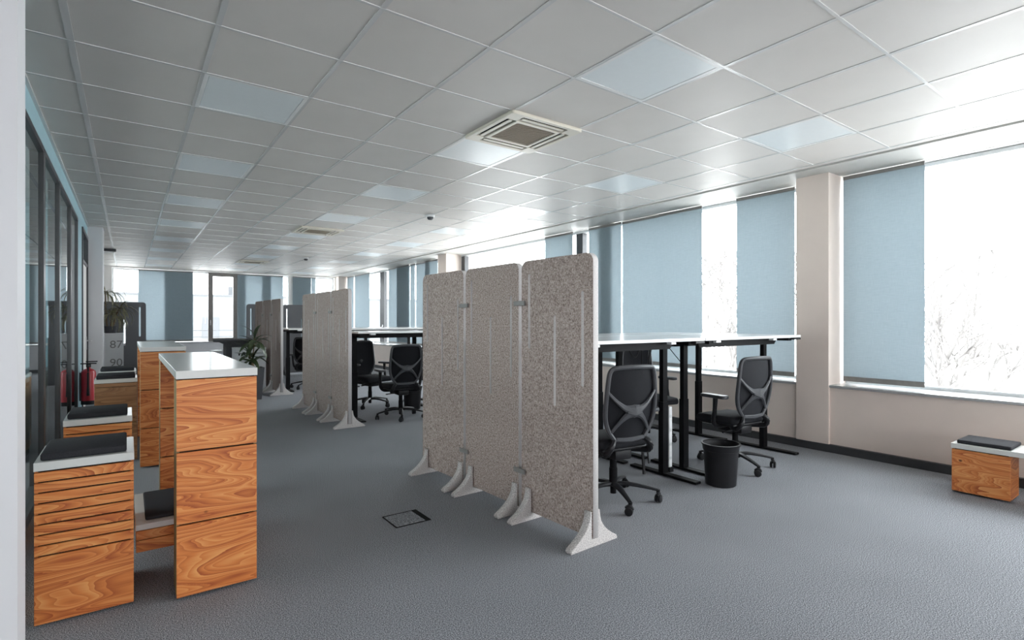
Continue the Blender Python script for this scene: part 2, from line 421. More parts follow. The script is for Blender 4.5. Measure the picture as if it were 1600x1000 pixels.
box('door_frame', 'frame_dark', d1, LX - .09, LX + .015, 9.46, 9.53, 0, 2.615); box('door_frame', 'frame_dark', d1, LX - .09, LX + .015, 10.60, 10.68, 0, 2.615)
box('door_frame', 'frame_dark', d1, LX - .09, LX + .015, 9.53, 10.60, 2.56, 2.615); box('door_frame', 'frame_dark', d1, LX - .09, LX + .010, 9.53, 10.60, 2.14, 2.18)
box('pane', 'partition_glass', d1, LX - .04, LX - .03, 9.53, 10.60, 2.18, 2.56)
box('door_leaf', 'white_paint', d1, LX - .05, LX - .005, 9.535, 10.595, .01, 2.135)
m = MB(); m.tube([(LX - .005, 10.5, 1.0), (LX + .055, 10.5, 1.0), (LX + .06, 10.48, 1.0), (LX + .06, 10.36, 1.0)], .011, 8); m.box(LX - .005, LX + .004, 10.475, 10.525, .86, 1.06); m.build('door_handle', 'steel', d1, True)
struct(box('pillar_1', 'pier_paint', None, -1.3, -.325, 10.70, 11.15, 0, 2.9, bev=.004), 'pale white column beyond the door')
# adjoining office behind the glass
ob = sroot('office_beyond', 'dim adjoining office seen through the glass partition')
box('side_wall', 'white_paint', ob, -4.4, -4.25, 2.2, 3.0, 0, 2.9); box('side_wall', 'white_paint', ob, -4.4, -4.25, 8.6, 9.0, 0, 2.9)
box('side_wall', 'white_paint', ob, -4.4, -4.25, 3.0, 8.6, 0, .8); box('side_wall', 'white_paint', ob, -4.4, -4.25, 3.0, 8.6, 2.4, 2.9)  # unseen window opening left between these, added to bring daylight into the office
box('end_wall', 'blue_paint', ob, -4.4, LX - .10, 9.0, 9.12, 0, 2.9)
box('chair_rail', 'white_paint', ob, -4.25, LX - .10, 8.98, 9.0, .99, 1.02)
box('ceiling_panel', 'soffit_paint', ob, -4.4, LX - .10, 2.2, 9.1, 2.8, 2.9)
sb = thing('sideboard', 'olive grey low sideboard standing behind the glass partition', 'cabinet', (-1.05, 7.6, 0))
box('body', 'olive_cabinet', sb, -.28, .28, -1.1, 1.1, .05, .70); box('top', 'frame_dark', sb, -.29, .29, -1.11, 1.11, .70, .73); box('plinth', 'frame_dark', sb, -.26, .26, -1.08, 1.08, 0, .05)
for k in range(4): box('door', 'olive_cabinet', sb, .28, .297, -1.08 + k * .54, -.55 + k * .54, .06, .69, bev=.003)

# ------------------------------------------------------------------ ceiling fittings
ORD = ['first', 'second', 'third', 'fourth', 'fifth', 'sixth', 'seventh', 'eighth', 'ninth']
ROW = {1: 'row nearest the glass partition', 4: 'row over the grey screens', 7: 'row nearest the side windows'}
m = MB(); m.mesh(flat([[(.006, .006), (GXS - .006, .006), (GXS - .006, GYS - .006), (.006, GYS - .006)], [(.03, .03), (.03, GYS - .03), (GXS - .03, GYS - .03), (GXS - .03, .03)]], .016)); rim_me = m.finish()
m = MB(); m.box(.03, GXS - .03, .03, GYS - .03, -.004, .006, bev=.003, seg=1); dif_me = m.finish()
cnt = {1: 0, 4: 0, 7: 0}
for i, j in LIGHTS:
    t = thing('ceiling_light', 'unlit square ceiling light panel, %s from the camera in the %s' % (ORD[cnt[i]], ROW[i]), 'ceiling light', (gx(i), gy(j), CZ), 0, 'square ceiling light panels')
    cnt[i] += 1
    link('rim', rim_me, 'lamp_rim', t, (0, 0, .004)); link('diffuser', dif_me, 'lamp_diffuser', t, (0, 0, .002))
CL = ['nearest cream air conditioning cassette in the ceiling, over the first grey screens', 'middle cream air conditioning cassette in the ceiling, over the second grey screens', 'farthest and smallest cream air conditioning cassette in the ceiling']
for k, (i, j) in enumerate(CASS):
    c = thing('air_conditioner', CL[k], 'air conditioner', (gx(i) + GXS / 2, gy(j) + GYS / 2, CZ - .028), 0, 'ceiling cassettes')
    S = .335
    holes = [rrect(-.185, .185, -.185, .185, .012, 3)]
    for a in range(4):
        r_ = Matrix.Rotation(R(90 * a), 2); holes.append([tuple(r_ @ Vector(p)) for p in rrect(-.215, .215, .215, .297, .008, 2)])
    link('frame', flat([rrect(-S, S, -S, S, .02)] + holes, .026, .005), 'cassette_cream', c, (0, 0, .015))
    box('housing', 'dark_gap', c, -.30, .30, -.30, .30, .03, .09)
    m = MB(); m.box(-.183, .183, -.183, .183, .012, .03)
    for q in range(-8, 9): m.box(-.183, .183, q * .021 - .003, q * .021 + .003, .006, .013)
    m.build('grille', 'cassette_grille', c)
    for a in range(4):
        m = MB(); m.box(-.20, .20, .240, .272, .004, .012, bev=.002, seg=1, mat=Matrix.Rotation(R(90 * a), 4, 'Z')); m.build('vane', 'cassette_cream', c)
for (x, y), lb in (((3.45, 6.73), 'small round white smoke detector on the ceiling, nearer one'), ((3.39, 12.95), 'small round smoke detector on the ceiling, farther one')):
    t = thing('smoke_detector', lb, 'smoke detector', (x, y, CZ - .004), 0, 'smoke detectors')
    m = MB(); m.lathe([(0, 0), (.062, 0), (.062, -.022), (.054, -.03), (0, -.03)], 24); m.build('base', 'plastic_white', t, True)
    m = MB(); m.lathe([(.045, -.03), (.043, -.05), (.03, -.066), (0, -.07)], 24); m.build('dome', 'graphite_plastic', t, True)
t = thing('emergency_light', 'small emergency light box under the ceiling beside the white column', 'emergency light', (-.36, 13.8, CZ - .004))
box('body', 'graphite_plastic', t, -.16, .16, -.05, .05, -.05, 0, bev=.005); box('diffuser', 'plastic_white', t, -.13, .13, -.04, .04, -.085, -.05, bev=.006)

# ------------------------------------------------------------------ blinds
def blind_panel(axis, a0, a1, pos, z0, z1, label, group):
    n = 'panel_blind'
    t = thing(n, label, 'blind', (pos, (a0 + a1) / 2, z0) if axis == 'Y' else ((a0 + a1) / 2, pos, z0), 0 if axis == 'Y' else -R(90), group)
    w = (a1 - a0) / 2; h = z1 - z0
    box('fabric', 'blind_fabric', t, -.0012, .0012, -w, w, .04, h - .03)
    box('bottom_bar', 'clip_grey', t, -.006, .006, -w, w, 0, .05, bev=.002); box('top_rail', 'clip_grey', t, -.009, .009, -w, w, h - .035, h, bev=.002)
SB = [(1.725, 2.409, 5.93, 'blue fabric panel blind right of the near white pier, beside the big bare window'),
      (2.90, 3.585, 5.93, 'blue fabric panel blind left of the near white pier, behind the right chair'),
      (4.06, 4.735, 5.93, 'blue panel blind bordering the left side of the window gap with tree view'),
      (4.742, 5.42, 5.95, 'blue panel blind between two other blinds, behind the near desk top'),
      (5.43, 6.11, 5.93, 'blue panel blind at the right corner of the nearest grey screen'),
      (5.62, 5.90, 5.97, 'narrow blue blind layer behind the blind at the nearest screen corner'),
      (6.49, 7.20, 5.93, 'blue panel blind above the nearest grey screen, left of the dark mullion'),
      (11.19, 11.85, 5.93, 'blue panel blind just left of the far white pier'),
      (11.6, 12.4, 5.96, 'blue blind second from the far white pier, partly overlapped'),
      (12.42, 12.68, 5.93, 'narrow blue blind third from the far white pier'),
      (12.76, 13.55, 5.93, 'darker doubled blue blind in the far side window'),
      (12.78, 14.16, 5.96, 'pale blue blind right of the far dark window mullion'),
      (15.56, 16.22, 5.93, 'pale blue blind left of the far dark window mullion'),
      (16.27, 16.9, 5.95, 'pale blue slim blind second left of the far dark mullion'),
      (16.94, 17.56, 5.93, 'pale blue blind in the far right corner of the room')]
for a, b, p, lb in SB: blind_panel('Y', a, b, p, .69, 2.775, lb, 'side window blinds')
FBL = [(.23, .85, FY + .06, 'pale blue blind on the far wall right of the leftmost window gap'), (.85, 1.53, FY + .06, 'dark blue doubled blind on the far wall left of the opening sash'), (.84, 1.54, FY + .09, 'rear layer of the dark blue blind on the far wall'),
       (2.71, 3.383, FY + .06, 'blue blind on the far wall right of the opening sash'), (2.70, 2.93, FY + .09, 'narrow rear blind layer beside the opening sash on the far wall'), (3.384, 4.0, FY + .06, 'blue blind on the far wall above the third set of screens'),
       (3.38, 3.64, FY + .09, 'narrow rear blind layer above the third set of screens'), (4.29, 4.867, FY + .06, 'dark blue blind on the far wall between the two right window gaps'), (4.30, 4.86, FY + .09, 'rear layer of the blind between the two right window gaps'), (4.87, 5.01, FY + .06, 'narrow pale blind strip beside the last window gap on the far wall')]
for a, b, p, lb in FBL: blind_panel('X', a, b, p, .72, 2.745, lb, 'far wall blinds')

# ------------------------------------------------------------------ pine stools, tables, benches
def slatted(t, w, d, h, rows, wm='pine', top=.036, cush=True):
    """box seat: origin at centre of the footprint, front at -Y"""
    zb = h - top
    box('core', 'dark_gap', t, -w / 2 + .012, w / 2 - .012, -d / 2 + .012, d / 2 - .012, .012, zb)
    for z0, z1 in rows: box('slat' if z1 - z0 < .1 else 'panel', wm, t, -w / 2, w / 2, -d / 2, -d / 2 + .014, z0, z1, bev=.0012, seg=1)
    for sx in (-1, 1): box('side_panel', wm, t, sx * w / 2 - (.014 if sx > 0 else 0), sx * w / 2 + (0 if sx > 0 else .014), -d / 2 + .015, d / 2 - .015, .015, zb - .004)
    box('back_panel', wm, t, -w / 2, w / 2, d / 2 - .014, d / 2, .015, zb - .004)
    box('seat_top', 'white_laminate', t, -w / 2 - .002, w / 2 + .002, -d / 2 - .002, d / 2 + .002, zb, h, bev=.002)
def cushion(label, x0, x1, y0, y1, z, th=.032):
    m = MB(); m.box(-(x1 - x0) / 2, (x1 - x0) / 2, -(y1 - y0) / 2, (y1 - y0) / 2, 0, th, bev=.009, seg=3)
    o = m.build('seat_cushion', 'cushion_fabric', None, True); o.location = ((x0 + x1) / 2, (y0 + y1) / 2, z); tag(o, label, 'cushion', 'black seat cushions')
rows1 = [(.012, .297)] + [(.304 + k * .0449, .304 + k * .0449 + .0385) for k in range(8)]
st = thing('slatted_stool', 'nearest tall pine box stool with eight narrow slats and white top', 'stool', (-.15, 3.195, 0), 0, 'pine box stools'); slatted(st, .343, .40, .70, rows1)
cushion('thin black cushion on the nearest pine stool', -.305, -.005, 3.02, 3.375, .70)
st = thing('slatted_stool', 'second pine slatted box stool, directly behind the nearest one', 'stool', (-.147, 4.36, 0), 0, 'pine box stools'); slatted(st, .335, .40, .70, rows1)
cushion('thin black cushion on the second pine stool', -.30, -.002, 4.20, 4.54, .70)
rows3 = [(.012, .36), (.364, .695), (.699, .731)]
st = thing('box_stool', 'brown wood box stool beside the second high table', 'stool', (-.088, 6.28, 0), 0, 'brown box stools'); slatted(st, .316, .40, .77, rows3, 'pine_brown')
cushion('black cushion on the brown stool beside the second high table', -.235, .055, 6.10, 6.46, .77)
st = thing('box_stool', 'brown wood box stool farthest back, in front of the number cabinet', 'stool', (-.088, 7.20, 0), 0, 'brown box stools'); slatted(st, .316, .40, .77, rows3, 'pine_brown')
cushion('black cushion on the brown stool farthest back', -.235, .055, 7.03, 7.38, .77)
def high_table(label, x0, x1, y0, y1, h=1.069):
    t = thing('high_table', label, 'table', ((x0 + x1) / 2, (y0 + y1) / 2, 0), 0, 'pine high tables')
    w, d = x1 - x0, y1 - y0
    box('table_top', 'white_laminate', t, -w / 2 - .003, w / 2 + .003, -d / 2 - .003, d / 2 + .003, h - .038, h, bev=.0015)
    box('shadow_gap', 'dark_gap', t, -w / 2 + .01, w / 2 - .01, -d / 2 + .01, d / 2 - .01, h - .044, h - .038)
    for s in (-1, 1):
        leg = box('leg', 'dark_gap', t, -w / 2 + .012, w / 2 - .012, s * (d / 2 - .085) - .07, s * (d / 2 - .085) + .07, .015, h - .044)
        yo = s * (d / 2 - .085)
        for k in range(3):
            z0 = .015 + k * .3395; z1 = z0 + .332
            box('board', 'pine', leg, -w / 2, w / 2, yo - .085, yo - .070, z0, z1, bev=.0012, seg=1)
            box('board', 'pine', leg, -w / 2, w / 2, yo + .070, yo + .085, z0, z1, bev=.0012, seg=1)
        for sx in (-1, 1): box('edge_board', 'table_edge', leg, sx * (w / 2 - .006) - .006, sx * (w / 2 - .006) + .006, yo - .069, yo + .069, .015, h - .046)
high_table('nearest pine high table with white top and three board legs', .182, .522, 2.90, 4.60)
high_table('second pine high table with white top, behind the nearest one', .087, .43, 5.70, 7.40)
# low bench under the near table
b = thing('low_bench', 'low pine bench with white rimmed top between stool and near high table', 'bench', (.245, 3.47, 0))
box('bench_top', 'white_laminate', b, -.215, .235, -.29, .29, .272, .30, bev=.002)
for z0, z1 in ((.225, .268), (.165, .221)): box('apron_slat', 'pine', b, -.213, .233, -.288, -.272, z0, z1, bev=.001, seg=1)
box('apron_side', 'pine', b, -.213, -.199, -.27, .288, .165, .268)
box('support', 'pine', b, .02, .22, -.26, .27, .0, .27)
cushion('black cushion on the low bench under the near high table', .07, .44, 3.23, 3.71, .30, .02)
# wall bench at the right
b = thing('wall_bench', 'low pine box bench with white plank under the right window', 'bench', (5.24, .3, 0), 0)
box('plank', 'white_laminate', b, -.16, .16, -1.3, 1.015, .338, .375, bev=.002)
for y0, y1 in ((.68, 1.012), (-1.25, -.92)):
    sp = box('support_box', 'dark_gap', b, -.138, .082, y0 + .015, y1 - .015, .012, .332)
    box('panel', 'pine', sp, -.15, -.137, y0, y1, .015, .330, bev=.001, seg=1); box('panel', 'pine', sp, .082, .095, y0, y1, .015, .330)
    box('panel', 'pine', sp, -.136, .081, y0, y0 + .014, .015, .330, bev=.001, seg=1); box('panel', 'pine', sp, -.136, .081, y1 - .014, y1, .015, .330, bev=.001, seg=1)
cushion('thin black cushion on the white plank bench under the right window', 5.10, 5.385, .975, 1.285, .375, .028)

# ------------------------------------------------------------------ acoustic screens
PW, PH, PB = .652, 1.70, .05
def slot(cx, z0, z1, w=.020): return rrect(cx - w / 2, cx + w / 2, z0, z1, w * .49, 3)
SL = [(.085, .917, 1.476), (.325, .774, 1.333), (.572, 1.12, 1.61)]
panel_me = flat([rrect(0, PW, PB, PH, .055, 6, (0, 0, 1, 1))] + [slot(*s) for s in SL], .044, .003, UP_YZ)
panel_me.materials.append(M('felt')); panel_me.materials.append(M('felt_edge'))
for p in panel_me.polygons: p.material_index = 0 if abs(p.normal.x) > .6 else 1
fp = [(-.19, 0), (.19, 0), (.193, .012), (.185, .024)]
for k in range(1, 8): a = k / 8; fp.append((.041 + .144 * (1 - a) ** 2.4, .024 + .181 * a))
fp += [(.040, .205), (.027, .205), (.027, .046), (-.027, .046), (-.027, .205), (-.040, .205)]
fp += [(-x, z) for x, z in fp[10:3:-1]] + [(-.185, .024), (-.193, .012)]
foot_me = flat([fp], .05, .004, UP_XZ)
def screen(label, near, far, group, pm_='felt', clips=True):
    """near/far: floor points of the panel ends"""
    n, f = Vector(near), Vector(far); d = f - n
    t = thing('acoustic_screen', label, 'screen', (n.x, n.y, 0), math.atan2(d.y, d.x) - math.pi / 2, group)
    link('panel', panel_me, pm_, t)
    for y in (.029, PW - .085): link('foot', foot_me, 'felt_foot', t, (0, y, 0))
    if clips:
        for z in (1.42, .30):
            m = MB()
            for s in (-1, 1): m.box(s * .033 - .007, s * .033 + .007, PW - .05, PW + .065, z - .016, z + .016, bev=.003, seg=1)
            m.build('clip', 'clip_grey', t)
    return t
def screen_set(p0, p1, labels, group):
    p0, p1 = Vector(p0), Vector(p1); d = (p1 - p0).normalized(); pitch = (p1 - p0).length / 3
    for k, lb in enumerate(labels):
        a = p0 + d * pitch * k; screen(lb, a, a + d * PW, group, clips=k < 2)
screen_set((2.185, 2.195), (2.105, 4.24), ['nearest speckled grey felt screen panel, at the open end by the near chair', 'middle speckled grey felt panel of the nearest screen row', 'far end speckled grey felt panel of the nearest screen row'], 'felt screens of the nearest row')
screen_set((2.19, 6.39), (2.17, 8.43), ['nearest felt panel of the second screen row', 'middle felt panel of the second screen row', 'far end felt panel of the second screen row'], 'felt screens of the second row')
screen_set((2.19, 9.92), (2.14, 11.95), ['nearest felt panel of the third screen row, behind the potted plant', 'middle felt panel of the third screen row', 'far end felt panel of the third screen row'], 'felt screens of the third row')
def dark_screen(x0, x1, y, label):
    t = thing('dark_screen', label, 'screen', (x0, y, 0), 0, 'charcoal felt screens at the far end'); w = x1 - x0
    link('panel', flat([rrect(0, w, PB, 1.70, .06, 6, (0, 0, 1, 1)), slot(w * .87, .98, 1.60, .032), slot(w * .56, .80, 1.36, .032), slot(w * .12, .98, 1.60, .032)], .05, .005, UP_XZ), 'dark_felt', t)
    for x in (.05, w - .05): fm = foot_me.copy(); fm.materials.clear(); link('foot', fm, 'dark_felt', t, (x, 0, 0), (0, 0, R(90)))
dark_screen(-.52, .308, 13.6, 'charcoal felt screen behind the number cabinet and drooping plant')
dark_screen(2.23, 3.0, 13.6, 'charcoal felt screen left behind the third screen row')
dark_screen(3.02, 3.80, 13.6, 'charcoal felt screen seen above the third desk')

# ------------------------------------------------------------------ desks
def desk(label, cx, cy, h, flip=False, w=1.58, group='white standing desks'):
    t = thing('standing_desk', label, 'desk', (cx, cy, 0), math.pi if flip else 0, group)
    ly = .145 if flip else -.09; e = w / 2; kl = e - (.06 if w < 1.5 and not flip else .135); kr = e - (.06 if w < 1.5 and flip else .135)
    m = MB(); m.box(-e, e, -.40, .40, h - .025, h, bev=.004); m.build('desk_top', 'desk_laminate', t)
    box('crossbeam', 'black_metal', t, -kl, kr, ly - .05, ly + .03, h - .075, h - .027)
    m = MB(); m.mesh(flat([[(-e + .02, -.027), (-e + .05, -.085), (e - .33, -.085), (e - .27, -.027)]], .012, 0, UP_XZ), Matrix.Translation((0, -.30, h))); m.build('front_rail', 'black_metal', t)
    m = MB(); m.box(-.50, .50, .12, .30, h - .10, h - .094); m.box(-.50, .50, .12, .126, h - .10, h - .03); m.box(-.50, .50, .294, .30, h - .10, h - .03); m.build('cable_tray', 'black_metal', t)
    for s, k in ((-1, kl), (1, kr)):
        lg = box('leg', 'black_metal', t, s * k - .035, s * k + .035, ly - .025, ly + .025, .02, .62, bev=.003)
        box('inner_column', 'black_metal', lg, s * k - .028, s * k + .028, ly - .020, ly + .020, .62, h - .03)
        box('foot', 'black_metal', t, s * k - .035, s * k + .035, ly - .34, ly + .34, .002, .022, bev=.004)
        box('support_arm', 'black_metal', t, s * k - .03, s * k + .03, -.36, .34, h - .055, h - .026)
    box('clip', 'plastic_white', t, -e + .17, -e + .24, -.385, -.33, h - .045, h - .026, bev=.003); box('clip', 'plastic_white', t, .30, .36, -.385, -.34, h - .045, h - .026, bev=.003)
    box('control_panel', 'black_plastic', t, e - .13, e - .01, -.405, -.36, h - .045, h - .026, bev=.003)
    return t
H = 1.165
for (y0, nm, hb) in ((2.58, 'nearest', H), (6.65, 'second', 1.20), (10.28, 'third', H)):
    desk('white standing desk of the %s group, beside the felt screens' % nm, 3.0975, y0 + .40, H, w=1.425)
    desk('white standing desk of the %s group, at the window side%s' % (nm, ' over the waste bin' if nm == 'nearest' else ''), 4.61, y0 + .40, H)
    desk('rear white standing desk of the %s group, beside the felt screens' % nm, 3.0975, y0 + 1.215, hb, True, w=1.425)
    desk('rear white standing desk of the %s group, at the window side' % nm, 4.61, y0 + 1.215, hb, True)
# cables and power strip of the near desks
def cable(label, pts, r=.006, mat='black_plastic', cat='cable'):
    m = MB(); m.tube(pts, r, 6, sub=5); return tag(m.build('cable', mat, None, True), label, cat, 'cables under the near desks')
cable('thick black cable bundle hanging beside the near desk legs', [(3.56, 2.93, 1.08), (3.55, 2.95, .9), (3.60, 3.0, .6), (3.54, 3.0, .3), (3.50, 2.95, .02)], .012)
cable('black cable looping down from the near desk top to the floor', [(3.3, 2.95, 1.09), (3.38, 2.95, 1.0), (3.5, 2.98, 1.06), (3.53, 3.0, .8), (3.6, 3.03, .45), (3.56, 2.95, .1)], .007)
cable('thin black cable loop hanging under the window side desk', [(4.2, 3.25, 1.06), (4.3, 3.2, .93), (4.42, 3.2, .85), (4.45, 3.25, 1.06)], .004)
ps = thing('power_strip', 'slim white vertical power strip between the near desk legs', 'power strip', (3.80, 2.93, 0))
box('body', 'plastic_white', ps, -.02, .02, -.02, .02, .04, .56, bev=.004); box('foot', 'black_plastic', ps, -.025, .025, -.03, .03, 0, .04)
for k in range(4): m = MB(); m.lathe([(0, 0), (.014, 0), (.014, .003), (0, .003)], 12, mat=Matrix.Translation((0, -.0205, .12 + k * .12)) @ Matrix.Rotation(R(90), 4, 'X')); m.build('socket', 'frame_pale', ps)

# ------------------------------------------------------------------ office chairs
def make_chair():
    t = thing('office_chair', 'x', 'chair', (0, 0, 0), 0, 'black office chairs')
    m = MB(); m.box(-.235, .235, -.145, .265, .405, .475, bev=.032, seg=4)
    for v in m.bm.verts:
        if v.co.y > .15: v.co.z -= .10 * ((v.co.y - .15) / .12) ** 2 * .25; v.co.x *= 1 - .10 * ((v.co.y - .15) / .12)
        if v.co.y < -.05: v.co.x *= 1 - .12 * ((-v.co.y - .05) / .1)
    m.build('seat', 'black_fabric', t, True)
    box('seat_shell', 'black_plastic', t, -.20, .20, -.13, .225, .385, .408, bev=.010, seg=3)
    yb = lambda x, z: -.172 - .055 * max(0, (z - .50)) / .48 - .022 * math.sin((z - .45) / .53 * math.pi) + .04 * (x / .22) ** 2
    side = [(.118, .47), (.150, .505), (.188, .56), (.212, .63), (.218, .71), (.214, .80), (.206, .89), (.196, .945), (.176, .972), (.14, .98), (0, .985)]
    ring = [(x, z) for x, z in side] + [(-x, z) for x, z in side[-2::-1]]
    m = MB(); m.tube([(x, yb(x, z) - .012, z) for x, z in ring], [.014] + [.0165] * (len(ring) - 2) + [.014], 8, sub=4, ell=1.0, up=(0, 1, 0)); m.build('back_frame', 'graphite_plastic', t, True)
    # mesh panel
    prof = [(z, w) for w, z in side if z < .98]
    def wid(z):
        for (z0, w0), (z1, w1) in zip(prof, prof[1:]):
            if z0 <= z <= z1: return w0 + (w1 - w0) * (z - z0) / (z1 - z0)
        return prof[-1][1]
    zs = [.47 + k * (.972 - .47) / 16 for k in range(17)]
    m = MB(); m.quadstrip([[(-wid(z) + 2 * wid(z) * q / 10, yb(-wid(z) + 2 * wid(z) * q / 10, z), z) for q in range(11)] for z in zs])
    r = bmesh.ops.solidify(m.bm, geom=list(m.bm.faces), thickness=.008); m.build('backrest', 'mesh_fabric', t, True)
    # X shaped rear brace
    m = MB()
    def arm(pts, rad):
        m.tube([(x, yb(x, z) - .018, z) for x, z in pts], rad, 6, sub=4, ell=.55, up=(0, 1, 0))
    for s in (-1, 1):
        arm([(s * .212, .82), (s * .145, .752), (s * .075, .703), (0, .688)], [.010, .013, .022, .040])
        arm([(0, .675), (s * .062, .648), (s * .115, .600), (s * .165, .535)], [.038, .024, .014, .012])
    arm([(-.065, .684), (0, .676), (.065, .684)], [.022, .044, .022])
    arm([(-.12, .482), (0, .476), (.12, .482)], [.015, .017, .015])
    m.build('back_brace', 'graphite_plastic', t, True)
    # lower brackets curling forward under the seat
    m = MB()
    for s in (-1, 1): m.tube([(s * .126, -.165, .485), (s * .170, -.195, .44), (s * .188, -.165, .385), (s * .15, -.09, .372), (s * .06, .0, .37)], [.017, .022, .024, .02, .018], 8, sub=5)
    m.build('back_bracket', 'black_plastic', t, True)
    for s in (-1, 1):
        m = MB(); m.tube([(s * .10, .02, .375), (s * .22, .02, .38), (s * .275, .01, .43), (s * .285, -.01, .53), (s * .288, -.02, .635)], [.016, .018, .02, .018, .022], 8, sub=5, ell=1.0); a = m.build('armrest', 'black_plastic', t, True)
        pad = [tuple(p) for p in rrect(s * .288 - .045, s * .288 + .045, -.14, .12, .035, 5)]
        link('arm_pad', flat([pad], .028, .008, Matrix.Translation((0, 0, .652)), 2), 'graphite_plastic', a)
    m = MB(); m.box(-.075, .075, -.12, .13, .315, .385, bev=.015, seg=2); m.tube([(.07, .06, .345), (.20, .06, .335)], .008, 6); m.tube([(-.07, -.04, .345), (-.22, -.04, .335)], .008, 6); m.build('mechanism', 'black_plastic', t, True)
    m = MB(); m.lathe([(0, .05), (.022, .05), (.022, .10), (.030, .102), (.030, .235), (.026, .237), (.026, .33), (0, .33)], 20); m.build('gas_column', 'black_metal', t, True)
    for k in range(5):
        a = R(90 + 72 * k + 18); c, s_ = math.cos(a), math.sin(a)
        m = MB(); m.tube([(c * .02, s_ * .02, .118), (c * .10, s_ * .10, .122), (c * .22, s_ * .22, .105), (c * .315, s_ * .315, .085)], [.030, .026, .020, .015], 8, sub=4, ell=.62); m.lathe([(0, .062), (.013, .062), (.015, .088), (0, .09)], 10, (c * .318, s_ * .318, 0)); m.build('base_leg', 'black_plastic', t, True)
        ta = a + R(60)
        mt = Matrix.Translation((c * .325, s_ * .325, 0)) @ Matrix.Rotation(ta, 4, 'Z')
        m = MB()
        for sx in (-1, 1): m.lathe([(0, -.009), (.022, -.009), (.028, -.006), (.028, .006), (.022, .009), (0, .009)], 14, mat=mt @ Matrix.Translation((-.012, sx * .014, .0285)) @ Matrix.Rotation(R(90), 4, 'X'))
        m.tube([mt @ Vector((.016, 0, .040)), mt @ Vector((.004, 0, .058)), mt @ Vector((-.014, 0, .061)), mt @ Vector((-.034, 0, .048))], [.008, .013, .014, .010], 8, sub=3)
        m.build('caster', 'black_plastic', t, True)
    return t
ch = make_chair()
ch.location = (2.865, 2.70, 0); ch.rotation_euler = (0, 0, R(-8)); ch['label'] = 'black office chair right behind the nearest felt screen, back turned to camera'
copy_thing(ch, (4.41, 2.68, 0), R(-6), 'black office chair by the window, right of the waste bin')
copy_thing(ch, (4.72, 3.92, 0), R(170), 'black office chair on the far side of the nearest desks')
copy_thing(ch, (2.98, 6.68, 0), R(-3), 'black office chair with its back turned at the second desk group')
copy_thing(ch, (3.0, 7.85, 0), R(196), 'black office chair facing the camera behind the second desk group')
copy_thing(ch, (2.86, 10.75, 0), R(-30), 'black office chair at the third desk group, between two screen rows')

# ------------------------------------------------------------------ waste bins
def bin_(label, x, y, s=1):
    t = thing('waste_bin', label, 'waste bin', (x, y, 0), 0, 'black waste bins')
    m = MB(); m.lathe([(0, 0), (.110, 0), (.116, .006), (.132, .275), (.137, .277), (.142, .325), (.138, .325), (.128, .27), (.110, .012), (0, .012)], 32); m.build('bucket', 'black_plastic', t, True)
    m = MB(); m.lathe([(.137, .318), (.148, .318), (.150, .324), (.148, .331), (.137, .331), (.137, .318)], 32); m.build('rim', 'black_plastic', t, True)
bin_('round black waste bin in front of the near desk legs', 3.835, 2.455)
bin_('round black waste bin under the second desk group', 3.42, 7.25)

# ------------------------------------------------------------------ floor box
t = thing('floor_box', 'carpeted floor outlet lid with dark rim in the aisle', 'floor outlet', (1.485, 3.238, 0))
link('rim', flat([[(-.122, -.115), (.122, -.115), (.122, .115), (-.122, .115)], [(-.114, -.107), (-.114, .107), (.088, .107), (.088, -.107)]], .003), 'dark_gap', t, (0, 0, .0025))
box('lid', 'carpet', t, -.112, .086, -.105, .105, .0005, .003)

# ------------------------------------------------------------------ fire extinguisher
t = thing('fire_extinguisher', 'red fire extinguisher hanging on the wall beside the glass partition', 'fire extinguisher', (LX + .095, 9.02, .20))
m = MB(); m.lathe([(0, 0), (.070, 0), (.080, .01), (.080, .41), (.074, .44), (.048, .462), (.022, .47), (.022, .49), (0, .49)], 28); m.build('cylinder', 'red_paint', t, True)
m = MB(); m.lathe([(.0802, 0), (.0815, 0), (.0815, .05), (.0802, .05), (.0802, 0)], 28); m.build('base_ring', 'black_plastic', t, True)
m = MB(); m.lathe([(0, .49), (.026, .49), (.026, .53), (0, .535)], 16); m.box(-.085, .085, -.014, .014, .53, .545, bev=.004); m.box(-.03, .095, -.012, .012, .556, .570, bev=.004); m.build('valve_handle', 'black_plastic', t, True)
m = MB(); m.tube([(0, -.02, .515), (0, -.085, .50), (0, -.100, .42), (0, -.098, .25), (0, -.096, .12)], [.011, .011, .011, .011, .018], 8, sub=5); m.build('hose', 'black_plastic', t, True)
m = MB(); m.box(-.093, -.078, -.03, .03, .05, .42); m.build('wall_bracket', 'graphite_plastic', t)

